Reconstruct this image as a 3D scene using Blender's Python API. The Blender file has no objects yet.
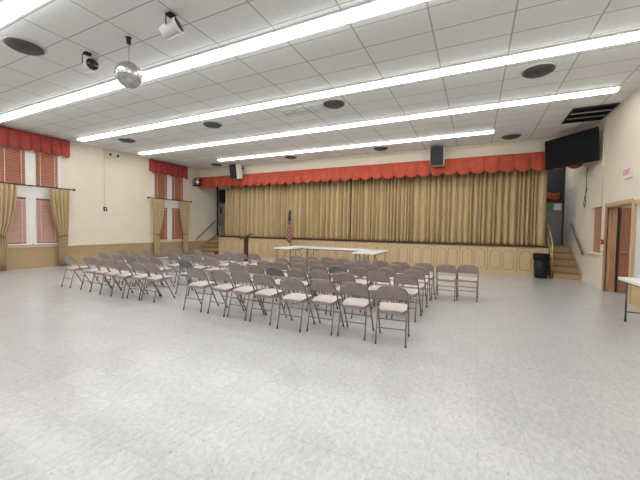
import bpy, bmesh, math, random
from mathutils import Vector, Matrix
random.seed(7)
PI = math.pi
S = bpy.context.scene
COL = S.collection

# ------------------------------------------------------------------ room measures (metres)
XL, XR = -13.48, 3.0          # left and right wall
YS, YB, YR = 12.81, 16.2, -4.0  # stage front, backstage wall, rear wall
H = 4.57                      # ceiling
SH = 1.0                      # stage height

# ------------------------------------------------------------------ materials
def new_mat(name):
    m = bpy.data.materials.new(name); m.use_nodes = True
    nt = m.node_tree; b = nt.nodes['Principled BSDF']
    return m, nt, b

def mat(name, col, rough=.6, metal=0, spec=.5, var=.06, scale=6, stretch=(1, 1, 1), bump=0, bscale=60, coat=0):
    m, nt, b = new_mat(name)
    b.inputs['Roughness'].default_value = rough
    b.inputs['Metallic'].default_value = metal
    b.inputs['Specular IOR Level'].default_value = spec
    b.inputs['Coat Weight'].default_value = coat
    tc = nt.nodes.new('ShaderNodeTexCoord')
    mp = nt.nodes.new('ShaderNodeMapping'); mp.inputs['Scale'].default_value = stretch
    nt.links.new(tc.outputs['Object'], mp.inputs['Vector'])
    nz = nt.nodes.new('ShaderNodeTexNoise'); nz.inputs['Scale'].default_value = scale; nz.inputs['Detail'].default_value = 4
    nt.links.new(mp.outputs['Vector'], nz.inputs['Vector'])
    rp = nt.nodes.new('ShaderNodeValToRGB')
    rp.color_ramp.elements[0].position = .3; rp.color_ramp.elements[1].position = .7
    rp.color_ramp.elements[0].color = [max(0, c * (1 - var)) for c in col] + [1]
    rp.color_ramp.elements[1].color = [min(1, c * (1 + var)) for c in col] + [1]
    nt.links.new(nz.outputs['Fac'], rp.inputs['Fac'])
    nt.links.new(rp.outputs['Color'], b.inputs['Base Color'])
    if bump:
        n2 = nt.nodes.new('ShaderNodeTexNoise'); n2.inputs['Scale'].default_value = bscale
        nt.links.new(mp.outputs['Vector'], n2.inputs['Vector'])
        bp = nt.nodes.new('ShaderNodeBump'); bp.inputs['Strength'].default_value = bump; bp.inputs['Distance'].default_value = .01
        nt.links.new(n2.outputs['Fac'], bp.inputs['Height']); nt.links.new(bp.outputs['Normal'], b.inputs['Normal'])
    return m

def math_node(nt, op, a, b=None):
    n = nt.nodes.new('ShaderNodeMath'); n.operation = op
    for i, v in enumerate((a, b)):
        if v is None: continue
        if isinstance(v, (int, float)): n.inputs[i].default_value = v
        else: nt.links.new(v, n.inputs[i])
    return n.outputs[0]

def grid_line(nt, coord, pitch, offset, width):
    """1 on a grid line of the given pitch, else 0"""
    t = math_node(nt, 'DIVIDE', math_node(nt, 'SUBTRACT', coord, offset - 100 * pitch), pitch)
    f = math_node(nt, 'FRACT', t)
    d = math_node(nt, 'ABSOLUTE', math_node(nt, 'SUBTRACT', f, .5))
    return math_node(nt, 'GREATER_THAN', d, .5 - width / pitch / 2)

def cell(nt, coord, pitch, offset):
    return math_node(nt, 'FLOOR', math_node(nt, 'DIVIDE', math_node(nt, 'SUBTRACT', coord, offset - 100 * pitch), pitch))

def mix(nt, fac, a, b):
    n = nt.nodes.new('ShaderNodeMix'); n.data_type = 'RGBA'
    if isinstance(fac, (int, float)): n.inputs[0].default_value = fac
    else: nt.links.new(fac, n.inputs[0])
    for i, v in ((6, a), (7, b)):
        if isinstance(v, tuple): n.inputs[i].default_value = v + (1,)
        else: nt.links.new(v, n.inputs[i])
    return n.outputs[2]

def ramp(nt, fac, stops):
    r = nt.nodes.new('ShaderNodeValToRGB'); e = r.color_ramp.elements
    while len(e) < len(stops): e.new(.5)
    for k, (p, c) in enumerate(stops):
        e[k].position = p; e[k].color = c + (1,)
    nt.links.new(fac, r.inputs['Fac']); return r.outputs['Color']

TILE, X0C = 1.101, 3.621      # ceiling tile width and column offset
def cx(c): return (c - X0C) * TILE
ROWP, ROW0 = .57, 3.0

def floor_material():
    m, nt, b = new_mat('vinyl_floor_tile')
    g = nt.nodes.new('ShaderNodeNewGeometry')
    sp = nt.nodes.new('ShaderNodeSeparateXYZ'); nt.links.new(g.outputs['Position'], sp.inputs[0])
    P = .305
    lx = grid_line(nt, sp.outputs[0], P, .06, .004); ly = grid_line(nt, sp.outputs[1], P, .1, .004)
    line = math_node(nt, 'MAXIMUM', lx, ly)
    cmb = nt.nodes.new('ShaderNodeCombineXYZ')
    nt.links.new(cell(nt, sp.outputs[0], P, .06), cmb.inputs[0]); nt.links.new(cell(nt, sp.outputs[1], P, .1), cmb.inputs[1])
    wn = nt.nodes.new('ShaderNodeTexWhiteNoise'); nt.links.new(cmb.outputs[0], wn.inputs['Vector'])
    base = ramp(nt, wn.outputs['Value'], [(0, FLOOR_A), (1, FLOOR_B)])
    # marbling streaks
    mp = nt.nodes.new('ShaderNodeMapping'); mp.inputs['Scale'].default_value = (1.6, 1, 1); mp.inputs['Rotation'].default_value = (0, 0, .5)
    nt.links.new(g.outputs['Position'], mp.inputs['Vector'])
    n1 = nt.nodes.new('ShaderNodeTexNoise'); n1.inputs['Scale'].default_value = 16; n1.inputs['Detail'].default_value = 9; n1.inputs['Roughness'].default_value = .8
    nt.links.new(mp.outputs[0], n1.inputs['Vector'])
    streak = ramp(nt, n1.outputs['Fac'], [(.38, (.74, .74, .74)), (.60, (1, 1, 1))])
    mm = nt.nodes.new('ShaderNodeMix'); mm.data_type = 'RGBA'; mm.blend_type = 'MULTIPLY'; mm.inputs[0].default_value = 1
    nt.links.new(base, mm.inputs[6]); nt.links.new(streak, mm.inputs[7])
    # dark flecks and scuffs
    n2 = nt.nodes.new('ShaderNodeTexNoise'); n2.inputs['Scale'].default_value = 38; n2.inputs['Detail'].default_value = 2
    nt.links.new(g.outputs['Position'], n2.inputs['Vector'])
    fleck = math_node(nt, 'GREATER_THAN', n2.outputs['Fac'], .67)
    c = mix(nt, math_node(nt, 'MULTIPLY', fleck, .6), mm.outputs[2], (.25, .24, .23))
    c = mix(nt, math_node(nt, 'MULTIPLY', line, .65), c, (.33, .33, .32))
    nt.links.new(c, b.inputs['Base Color'])
    n3 = nt.nodes.new('ShaderNodeTexNoise'); n3.inputs['Scale'].default_value = 1.3; n3.inputs['Detail'].default_value = 5
    nt.links.new(g.outputs['Position'], n3.inputs['Vector'])
    mr = nt.nodes.new('ShaderNodeMapRange'); mr.inputs['To Min'].default_value = .285; mr.inputs['To Max'].default_value = .38
    nt.links.new(n3.outputs['Fac'], mr.inputs['Value']); nt.links.new(mr.outputs[0], b.inputs['Roughness'])
    b.inputs['Coat Weight'].default_value = .6; b.inputs['Coat Roughness'].default_value = .2
    n4 = nt.nodes.new('ShaderNodeTexNoise'); n4.inputs['Scale'].default_value = 7; nt.links.new(g.outputs['Position'], n4.inputs['Vector'])
    bp = nt.nodes.new('ShaderNodeBump'); bp.inputs['Strength'].default_value = .10; bp.inputs['Distance'].default_value = .01
    nt.links.new(n4.outputs['Fac'], bp.inputs['Height']); nt.links.new(bp.outputs['Normal'], b.inputs['Normal']); nt.links.new(bp.outputs['Normal'], b.inputs['Coat Normal'])
    return m

def ceiling_material():
    m, nt, b = new_mat('ceiling_tile')
    b.inputs['Roughness'].default_value = .9; b.inputs['Specular IOR Level'].default_value = .2
    g = nt.nodes.new('ShaderNodeNewGeometry')
    sp = nt.nodes.new('ShaderNodeSeparateXYZ'); nt.links.new(g.outputs['Position'], sp.inputs[0])
    lx = grid_line(nt, sp.outputs[0], TILE, cx(0), .024); ly = grid_line(nt, sp.outputs[1], ROWP, ROW0, .020)
    line = math_node(nt, 'MAXIMUM', lx, ly)
    cmb = nt.nodes.new('ShaderNodeCombineXYZ')
    nt.links.new(cell(nt, sp.outputs[0], TILE, cx(0)), cmb.inputs[0]); nt.links.new(cell(nt, sp.outputs[1], ROWP, ROW0), cmb.inputs[1])
    wn = nt.nodes.new('ShaderNodeTexWhiteNoise'); nt.links.new(cmb.outputs[0], wn.inputs['Vector'])
    base = ramp(nt, wn.outputs['Value'], [(0, CEIL_A), (1, CEIL_B)])
    n1 = nt.nodes.new('ShaderNodeTexNoise'); n1.inputs['Scale'].default_value = 25; n1.inputs['Detail'].default_value = 4
    nt.links.new(g.outputs['Position'], n1.inputs['Vector'])
    sp2 = ramp(nt, n1.outputs['Fac'], [(.35, (.95, .95, .95)), (.6, (1, 1, 1))])
    mm = nt.nodes.new('ShaderNodeMix'); mm.data_type = 'RGBA'; mm.blend_type = 'MULTIPLY'; mm.inputs[0].default_value = 1
    nt.links.new(base, mm.inputs[6]); nt.links.new(sp2, mm.inputs[7])
    nt.links.new(mix(nt, line, mm.outputs[2], (.40, .40, .385)), b.inputs['Base Color'])
    return m

def wood_mat(name, a, c, axis='Z', rough=.45):
    m, nt, b = new_mat(name); b.inputs['Roughness'].default_value = rough
    tc = nt.nodes.new('ShaderNodeTexCoord'); mp = nt.nodes.new('ShaderNodeMapping')
    mp.inputs['Scale'].default_value = {'Z': (9, 9, .6), 'X': (.6, 9, 9), 'Y': (9, .6, 9)}[axis]
    nt.links.new(tc.outputs['Object'], mp.inputs[0])
    n = nt.nodes.new('ShaderNodeTexNoise'); n.inputs['Scale'].default_value = 2.2; n.inputs['Detail'].default_value = 6; n.inputs['Distortion'].default_value = .8
    nt.links.new(mp.outputs[0], n.inputs['Vector'])
    nt.links.new(ramp(nt, n.outputs['Fac'], [(.3, a), (.7, c)]), b.inputs['Base Color'])
    return m

def emit_mat(name, col, strength):
    m, nt, b = new_mat(name)
    b.inputs['Base Color'].default_value = (.8, .8, .8, 1)
    b.inputs['Emission Color'].default_value = col + (1,)
    b.inputs['Emission Strength'].default_value = strength
    return m

FLOOR_A, FLOOR_B = (.52, .532, .545), (.57, .58, .592)
CEIL_A, CEIL_B = (.74, .75, .735), (.775, .785, .77)
LAMP = 11.5

M = {}
M['floor'] = floor_material()
M['ceiling'] = ceiling_material()
M['cream'] = mat('cream_paint', (.76, .69, .57), .7, var=.03, scale=1.5)
M['tan'] = mat('tan_paint', (.44, .315, .17), .6, var=.04, scale=2)
M['cap'] = mat('cream_trim_paint', (.78, .70, .52), .45, var=.02)
M['white'] = mat('white_paint', (.78, .76, .72), .5, var=.03)
M['metal_white'] = mat('white_enamel', (.80, .80, .80), .35, var=.02)
M['lamp'] = emit_mat('lit_diffuser', (.99, .99, .985), LAMP)
M['stagewood'] = wood_mat('tan_stage_panel', (.56, .41, .235), (.63, .475, .285), 'Z', .5)
M['moulding'] = mat('brown_moulding', (.44, .30, .16), .5)
M['tread'] = wood_mat('brown_stair_tread', (.22, .13, .07), (.30, .18, .10), 'X', .5)
M['riser'] = wood_mat('tan_stair_riser', (.40, .27, .145), (.47, .33, .19), 'X', .5)
M['darktrim'] = mat('dark_edge', (.03, .022, .015), .5)
M['gold'] = mat('gold_stage_curtain', (.52, .39, .215), .85, spec=.2, var=.10, scale=3, stretch=(3, 1, .25))
M['drape'] = mat('beige_window_drape', (.55, .42, .25), .85, spec=.2, var=.08, scale=5, stretch=(1, 3, .25))
M['red'] = mat('orange_red_valance', (.47, .085, .048), .75, spec=.25, var=.14, scale=4)
M['darkred'] = mat('dark_red_valance', (.36, .058, .048), .75, spec=.25, var=.14, scale=4)
M['cord'] = mat('red_brown_tieback', (.28, .06, .03), .7)
M['blind'] = mat('red_brown_wood_slat', (.46, .175, .105), .45, var=.12, scale=3, stretch=(1, 1, 12))
M['blindsunlit'] = mat('sunlit_rosy_wood_slat', (.56, .32, .25), .45, var=.12, scale=3, stretch=(1, 1, 12))  # slat colour lightened to stand in for sunlight reflecting off the lower blinds
M['blindrail'] = mat('brown_blind_rail', (.30, .10, .06), .45)
M['tape'] = mat('pale_ladder_tape', (.70, .52, .45), .8)
M['rod'] = mat('dark_bronze_rod', (.06, .035, .025), .4, metal=.4)
M['steel'] = mat('taupe_painted_steel', (.26, .215, .195), .4, metal=.2, var=.04)
M['taupe'] = mat('taupe_vinyl', (.36, .29, .265), .5, var=.06, scale=14)
M['seat'] = mat('pale_taupe_seat_vinyl', (.57, .50, .48), .38, var=.05, scale=14)
M['bluegrey'] = mat('blue_grey_vinyl', (.185, .20, .215), .5, var=.06, scale=14)
M['bluesteel'] = mat('grey_painted_steel', (.17, .175, .18), .4, metal=.2)
M['rubber'] = mat('dark_rubber', (.10, .085, .08), .8)
M['plastic'] = mat('white_plastic_top', (.82, .82, .80), .35, var=.02)
M['greysteel'] = mat('dark_grey_steel', (.10, .10, .105), .4, metal=.4)
M['black'] = mat('black_plastic', (.007, .007, .009), .5, spec=.3, var=.2)
M['blackcloth'] = mat('black_grille_cloth', (.02, .02, .022), .8, var=.2, scale=40)
M['screen'] = mat('dark_screen', (.008, .008, .010), .5, spec=.1)
M['bag'] = mat('black_bin_liner', (.004, .004, .005), .6, spec=.25, bump=.6, bscale=18)
M['vent'] = mat('dark_vent_metal', (.065, .06, .06), .6)
M['ventrim'] = mat('grey_vent_rim', (.50, .49, .48), .5)
M['ventdark'] = mat('dark_louvre', (.03, .033, .035), .6)
M['darkwood'] = wood_mat('dark_red_wood', (.035, .010, .007), (.07, .02, .012), 'Z', .35)
M['railwood'] = wood_mat('brown_handrail', (.14, .07, .035), (.22, .11, .055), 'Y', .4)
M['doorwood'] = wood_mat('red_brown_door_wood', (.30, .15, .085), (.50, .29, .18), 'Z', .45)
M['leafwood'] = wood_mat('dark_red_brown_wood', (.24, .10, .055), (.36, .17, .10), 'Z', .4)
M['jambwood'] = wood_mat('pale_jamb_wood', (.55, .38, .22), (.65, .47, .29), 'Z', .45)
M['lightwood'] = wood_mat('yellow_plywood', (.55, .38, .18), (.66, .48, .25), 'Y', .5)
M['brass'] = mat('pale_brass', (.62, .46, .18), .35, metal=.5)
M['exitred'] = mat('red_letters', (.60, .03, .03), .5)
M['alarm'] = mat('red_alarm_box', (.45, .02, .02), .4)
M['frost'] = mat('milky_glass', (.72, .74, .76), .25, var=.03)
M['greydoor'] = mat('grey_door_paint', (.22, .23, .24), .5)
M['palewall'] = mat('pale_blue_grey_paint', (.60, .63, .64), .6)
M['backdark'] = mat('dark_backstage_paint', (.035, .037, .042), .9)
M['green'] = mat('green_card', (.05, .30, .04), .6)
M['paper'] = mat('white_paper', (.80, .78, .74), .7)
M['flagred'] = mat('flag_red', (.34, .035, .04), .7)
M['flagwhite'] = mat('flag_white', (.46, .42, .36), .7)
M['flagblue'] = mat('flag_blue', (.03, .045, .06), .7)
M['mirror'] = mat('mirror_tiles', (.46, .46, .45), .25, metal=.8, var=.25, scale=18)
M['chrome'] = mat('grey_steel', (.45, .45, .45), .3, metal=.9)
M['spotgrey'] = mat('pale_grey_lamp_housing', (.62, .62, .64), .4)
M['lens'] = mat('dark_lens', (.015, .012, .016), .25)

# ------------------------------------------------------------------ mesh building
class MB:
    def __init__(s): s.v = []; s.f = []; s.mi = []; s.sm = []
    def add(s, vs, fs, mi=0, smooth=False):
        o = len(s.v); s.v += [tuple(v) for v in vs]
        for f in fs: s.f.append([i + o for i in f]); s.mi.append(mi); s.sm.append(smooth)
        return s
    def box(s, x0, x1, y0, y1, z0, z1, mi=0, bev=0, M4=None):
        if bev:
            bm = bmesh.new(); bmesh.ops.create_cube(bm, size=1)
            for v in bm.verts:
                v.co = Vector(((x0 + x1) / 2 + v.co.x * (x1 - x0), (y0 + y1) / 2 + v.co.y * (y1 - y0), (z0 + z1) / 2 + v.co.z * (z1 - z0)))
            bmesh.ops.bevel(bm, geom=list(bm.edges), offset=bev, segments=2, profile=.5, affect='EDGES')
            vs = [v.co.copy() for v in bm.verts]; bm.verts.index_update()
            fs = [[v.index for v in f.verts] for f in bm.faces]; bm.free()
        else:
            vs = [Vector((x, y, z)) for z in (z0, z1) for y in (y0, y1) for x in (x0, x1)]
            fs = [(0, 2, 3, 1), (4, 5, 7, 6), (0, 1, 5, 4), (2, 6, 7, 3), (0, 4, 6, 2), (1, 3, 7, 5)]
        if M4 is not None: vs = [M4 @ Vector(v) for v in vs]
        return s.add(vs, fs, mi)
    def tube(s, pts, r, n=8, mi=0, closed=False, ry=None):
        pts = [Vector(p) for p in pts]; rings = []; N = len(pts)
        rr = r if isinstance(r, (list, tuple)) else [r] * N
        up = None
        for i, p in enumerate(pts):
            if closed: t = (pts[(i + 1) % N] - pts[i - 1]).normalized()
            else: t = (pts[min(i + 1, N - 1)] - pts[max(i - 1, 0)]).normalized()
            if up is None:
                up = Vector((0, 0, 1)) if abs(t.z) < .9 else Vector((1, 0, 0))
            a = (up - t * up.dot(t)).normalized(); b = t.cross(a); up = a
            rings.append([p + (a * math.cos(2 * PI * k / n) + b * math.sin(2 * PI * k / n)) * rr[i] for k in range(n)])
        vs = [v for R in rings for v in R]; fs = []
        for i in range(N if closed else N - 1):
            for k in range(n):
                j = (i + 1) % N; fs.append((i * n + k, i * n + (k + 1) % n, j * n + (k + 1) % n, j * n + k))
        if not closed: fs += [tuple(range(n))[::-1], tuple((N - 1) * n + k for k in range(n))]
        return s.add(vs, fs, mi, True)
    def lathe(s, prof, n=24, mi=0, M4=None, smooth=True):
        """prof: list of (radius, z), bottom to top"""
        vs = [Vector((r * math.cos(2 * PI * k / n), r * math.sin(2 * PI * k / n), z)) for r, z in prof for k in range(n)]
        fs = [(i * n + k, i * n + (k + 1) % n, (i + 1) * n + (k + 1) % n, (i + 1) * n + k) for i in range(len(prof) - 1) for k in range(n)]
        fs += [tuple(range(n))[::-1], tuple((len(prof) - 1) * n + k for k in range(n))]
        if M4 is not None: vs = [M4 @ v for v in vs]
        return s.add(vs, fs, mi, smooth)
    def prism(s, poly, axis, a, b, mi=0, M4=None):
        """poly: 2-D outline; axis 'x': (y,z), 'y': (x,z), 'z': (x,y)"""
        def P(u, v, w): return Vector({'x': (w, u, v), 'y': (u, w, v), 'z': (u, v, w)}[axis])
        n = len(poly); vs = [P(u, v, a) for u, v in poly] + [P(u, v, b) for u, v in poly]
        fs = [tuple(range(n))[::-1], tuple(range(n, 2 * n))] + [(k, (k + 1) % n, n + (k + 1) % n, n + k) for k in range(n)]
        if M4 is not None: vs = [M4 @ v for v in vs]
        return s.add(vs, fs, mi)
    def sheet(s, rows, mi=0, thick=0, smooth=True):
        """rows of points -> a quad sheet"""
        nu = len(rows[0]); nv = len(rows)
        vs = [Vector(p) for R in rows for p in R]
        fs = [(j * nu + i, j * nu + i + 1, (j + 1) * nu + i + 1, (j + 1) * nu + i) for j in range(nv - 1) for i in range(nu - 1)]
        return s.add(vs, fs, mi, smooth)
    def build(s, name, mats, parent=None, solid=0):
        me = bpy.data.meshes.new(name)
        me.from_pydata(s.v, [], s.f)
        for m in (mats if isinstance(mats, (list, tuple)) else [mats]): me.materials.append(m)
        for p, i, sm in zip(me.polygons, s.mi, s.sm): p.material_index = i; p.use_smooth = sm
        bm = bmesh.new(); bm.from_mesh(me); bmesh.ops.recalc_face_normals(bm, faces=bm.faces); bm.to_mesh(me); bm.free()
        o = bpy.data.objects.new(name, me); COL.objects.link(o)
        if parent: o.parent = parent
        if solid:
            md = o.modifiers.new('thickness', 'SOLIDIFY'); md.thickness = solid; md.offset = 0
        return o

def tag(o, label, cat, group=None, kind=None):
    o['label'] = label; o['category'] = cat
    if group: o['group'] = group
    if kind: o['kind'] = kind
    return o
def structure(o, label=None, cat=None):
    o['kind'] = 'structure'
    if label: o['label'] = label
    if cat: o['category'] = cat
    return o
def thing(name, loc, label, cat, group=None, rz=0):
    o = bpy.data.objects.new(name, None); COL.objects.link(o); o.empty_display_size = .2
    o.location = loc; o.rotation_euler = (0, 0, rz)
    return tag(o, label, cat, group)
def dup(root, loc, rz, label, group=None):
    r = root.copy(); COL.objects.link(r); r.location = loc; r.rotation_euler = (0, 0, rz)
    r['label'] = label
    if group: r['group'] = group
    for ch in list(root.children):
        c = ch.copy(); COL.objects.link(c); c.parent = r
        for g in list(ch.children):
            d = g.copy(); COL.objects.link(d); d.parent = c
    return r
ORD = ['first', 'second', 'third', 'fourth', 'fifth', 'sixth', 'seventh', 'eighth', 'ninth', 'tenth']

# ------------------------------------------------------------------ camera
def make_camera():
    yaw, pitch, roll, f = -0.452246794529225, -0.036694066223445024, 0.015229427926424531, 319.4
    cy, sy, cp, sp = math.cos(yaw), math.sin(yaw), math.cos(pitch), math.sin(pitch)
    w = Vector((sy * cp, cy * cp, sp)); r = Vector((cy, -sy, 0)); u = r.cross(w)
    c, s_ = math.cos(roll), math.sin(roll)
    r, u = c * r + s_ * u, -s_ * r + c * u
    cam = bpy.data.cameras.new('camera'); o = bpy.data.objects.new('camera', cam); COL.objects.link(o)
    m = Matrix((r, u, -w)).transposed().to_4x4(); m.translation = (0, 0, 1.5); o.matrix_world = m
    cam.sensor_width = 36; cam.lens = f * 36 / 640; cam.clip_start = .05; cam.clip_end = 100
    S.camera = o
make_camera()

# ------------------------------------------------------------------ room shell
DADO = .72
structure(MB().box(XL - .2, 5.2, YR - .2, YB + .2, -.15, 0).build('floor', M['floor']))
structure(MB().box(XL - .2, 5.2, YR - .2, YB + .2, H, H + .12).build('ceiling', M['ceiling']))
w = MB(); w.box(XL - .2, XL, YR, YB, DADO, H, 0); w.box(XL - .2, XL, YR, YB, 0, DADO, 1)
structure(w.build('wall_left', [M['cream'], M['tan']]))
structure(MB().box(XL, XL + .03, YR, 12.45, DADO - .01, DADO + .06, bev=.008).build('trim_1', M['cap']))
w = MB()
for a in ((XR, XR + .22, YR, 7.3, 0, H), (XR, XR + .22, 10.55, 10.9, 0, H), (XR, XR + .22, 11.75, 13.35, 0, H), (XR, XR + .22, 13.35, YB, 3.05, H),
          (XR, XR + .22, 7.3, 10.55, 2.2, H), (XR, XR + .22, 10.9, 11.75, 2.2, H), (XR, XR + .22, 10.9, 11.75, 0, .9)):
    w.box(*a)
w.box(XR, XR + .22, 13.35, YB, 0, 3.05, 1)
structure(w.build('wall_right', [M['cream'], M['palewall']]))
structure(MB().box(XL - .2, XR + .22, YR - .2, YR, 0, H).build('wall_rear', M['cream']))
structure(MB().box(XL - .2, XR + .22, YB, YB + .2, 0, H).build('wall_backstage', M['backdark']))
# header over the stage opening
structure(MB().box(XL, XR, YS, YS + .16, 3.76, H).build('wall_stage', M['cream']))
structure(MB().box(XL, XR, YS - .035, YS, H - .07, H, bev=.006).build('trim_2', M['cap']))

# vestibule behind the right-hand doorway
w = MB()
w.box(XR + .22, 5.1, 10.55, 10.7, 0, 2.75); w.box(5.0, 5.2, 7.0, 10.55, 0, 2.75); w.box(XR + .22, 5.1, 6.9, 7.05, 0, 2.75)
w.box(XR + .22, 5.2, 6.9, 10.7, 2.7, 2.8)
structure(w.build('wall_vestibule', M['cream']))

# ------------------------------------------------------------------ stage
st = thing('stage', (-4.95, YS, 0), 'long raised stage with tan arched panel front along the far wall', 'stage')
st['kind'] = 'structure'
def rel(o, root):  # parent keeping world coordinates baked in the mesh
    o.parent = root; o.matrix_parent_inverse = Matrix.Translation(root.location).inverted() if root.rotation_euler.z == 0 else root.matrix_world.inverted()
    return o
SX0, SX1 = -12.15, 2.2
rel(MB().box(SX0, SX1, YS + .03, YB, .02, SH - .03).box(XL, SX0, 13.95, YB, .0, SH - .03).box(SX1, XR, 13.8, YB, 0, SH - .03).build('platform', M['stagewood']), st)
rel(MB().box(SX0, SX1, YS - .03, YB, SH - .03, SH).box(XL, SX0, 13.9, YB, SH - .03, SH).box(SX1, XR, 13.72, YB, SH - .03, SH).build('stage_floor', M['tread']), st)
rel(MB().box(SX0, SX1, YS - .05, YS + .03, SH - .02, SH + .012, bev=.008).build('stage_lip', M['darktrim']), st)
np_ = 16
pw = (SX1 - SX0) / np_
for k in range(np_):
    x0 = SX0 + k * pw
    p = rel(MB().box(x0 + .004, x0 + pw - .004, YS - .005, YS + .03, .1, SH - .06).build('front_panel', M['stagewood']), st)
    f_ = MB()
    for j in range(2):
        a = x0 + .09 + j * (pw - .1) / 2; b = a + (pw - .1) / 2 - .08
        c = (a + b) / 2; hw = (b - a) / 2; z0, z1 = .17, .84
        pts = []
        r = .11
        for (px, pz, a0) in ((b - r, z0 + r, -90),):
            pts += [(px + r * math.cos(math.radians(a0 + t)), pz + r * math.sin(math.radians(a0 + t))) for t in range(0, 91, 18)]
        pts += [(c + hw * math.cos(math.radians(t)), z1 - hw * .8 + hw * .8 * math.sin(math.radians(t))) for t in range(0, 181, 15)]
        pts += [(a + r + r * math.cos(math.radians(180 + t)), z0 + r + r * math.sin(math.radians(180 + t))) for t in range(0, 91, 18)]
        f_.tube([(u, YS - .006, v) for u, v in pts], .0125, 6, closed=True)
    d = f_.build('arch_moulding', M['moulding'], p); d.matrix_parent_inverse = Matrix.Identity(4)
    rel(MB().box(x0 - .012, x0 + .012, YS - .012, YS, .1, SH - .06).build('batten', M['moulding']), st)
rel(MB().box(SX0, SX1, YS - .02, YS + .03, .0, .1).build('base_board', M['stagewood']), st)

# steps at both ends of the stage
def steps(x0, x1, y0, label, run):
    t = thing('stage_steps', ((x0 + x1) / 2, y0, 0), label, 'steps')
    n = 5; hgt = SH / n
    for k in range(n):
        if k < n - 1:
            rel(MB().box(x0, x1, y0 + k * run - .02, y0 + (k + 1) * run + .0, (k + 1) * hgt - .035, (k + 1) * hgt, bev=.008).build('tread', M['tread']), t)
        rel(MB().box(x0, x1, y0 + k * run, y0 + k * run + .02, k * hgt, (k + 1) * hgt - .035).build('riser', M['riser']), t)
    poly = [(y0, 0)]
    for k in range(n): poly += [(y0 + k * run, (k + 1) * hgt + .02), (y0 + (k + 1) * run, (k + 1) * hgt + .02)]
    poly = [(y0 - .03, 0), (y0 - .03, hgt + .04), (y0 + (n - 1) * run, SH + .04), (y0 + (n - 1) * run + .02, SH + .04), (y0 + (n - 1) * run + .02, 0)]
    return t, poly
t, poly = steps(SX1 + .09, XR - .045, 12.42, 'short brown stairs beside the black bin, up to the right end of the stage', .325)
rel(MB().prism(poly, 'x', XR - .045, XR - .005).build('stringer', M['riser']), t)
t, poly = steps(XL + .045, SX0 - .005, 12.5, 'wide brown stairs by the left wall, up to the left end of the stage', .345)
rel(MB().prism(poly, 'x', XL + .005, XL + .045).build('stringer', M['riser']), t)

def wall_rail(x, side, y0, z0, y1, z1, label):
    t = thing('handrail', (x, (y0 + y1) / 2, (z0 + z1) / 2), label, 'handrail')
    rel(MB().tube([(x, y0, z0), (x, y0 + .06, z0 + .05), (x, y1 - .06, z1 - .05), (x, y1, z1)], .028, 8).build('rail', M['railwood']), t)
    for k in (.15, .5, .85):
        y = y0 + (y1 - y0) * k; z = z0 + (z1 - z0) * k
        rel(MB().tube([(x, y, z - .02), (x + side * .03, y, z - .07), (x + side * .072, y, z - .07)], .009, 6).build('bracket', M['rod']), t)
wall_rail(XL + .075, -1, 12.45, .80, 13.85, 1.84, 'sloping brown wooden handrail on the left wall over the stage stairs')
wall_rail(XR - .075, 1, 12.1, .82, 13.65, 1.82, 'sloping brown wooden handrail on the right wall below the wall-mounted television')

t = thing('stair_railing', (SX1 + .05, 12.8, 0), 'pale brass stair railing standing between the black bin and the brown stairs', 'railing')
X = SX1 + .045
rel(MB().tube([(X, 12.47, .001), (X, 12.47, 1.10), (X, 12.52, 1.17), (X, 13.4, 1.78), (X, 13.45, 1.74), (X, 13.45, .001)], .017, 8).build('handrail_tube', M['brass']), t)
rel(MB().tube([(X, 12.47, .65), (X, 13.45, 1.35)], .012, 8).build('lower_rail', M['brass']), t)
for yy in (12.75, 13.1):
    rel(MB().tube([(X, yy, .001), (X, yy, 1.14 + (yy - 12.47) * .65)], .011, 8).build('baluster', M['brass']), t)

# stage curtain: two leaves of irregular folds
def stage_leaf(xa, xb, label, seed):
    rnd = random.Random(seed)
    xs = [xa]; amp = []
    while xs[-1] < xb: xs.append(xs[-1] + rnd.choice((.10, .14, .19, .26)) * rnd.uniform(.85, 1.15)); amp.append(rnd.uniform(.16, .30))
    cols = []
    for i in range(len(xs) - 1):
        w_ = xs[i + 1] - xs[i]; n = 12
        for k in range(n):
            t_ = k / n; x = xs[i] + w_ * (t_ + .06 * math.sin(2 * PI * t_))
            y = amp[i] * abs(math.sin(PI * t_)) ** .42
            cols.append((min(x, xb), y, rnd.uniform(-.004, .004)))
    zs = [SH + .012, SH + .1, 1.5, 2.1, 2.7, 3.2, 3.95]
    rows = []
    for z in zs:
        g = .8 + .2 * (3.7 - z) / 2.7
        rows.append([(x + e * (3.7 - z), YS + .51 - y * g, z) for x, y, e in cols])
    o = MB().sheet(rows).build('stage_curtain', M['gold'], solid=.006)
    return tag(o, label, 'stage curtain', 'gold curtain leaves closing the stage')
stage_leaf(-12.1, -4.95, 'left leaf of the gold pleated stage curtain, behind the flag and lectern', 3)
stage_leaf(-4.93, 2.14, 'right leaf of the gold pleated stage curtain, towards the black bin', 5)

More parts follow.
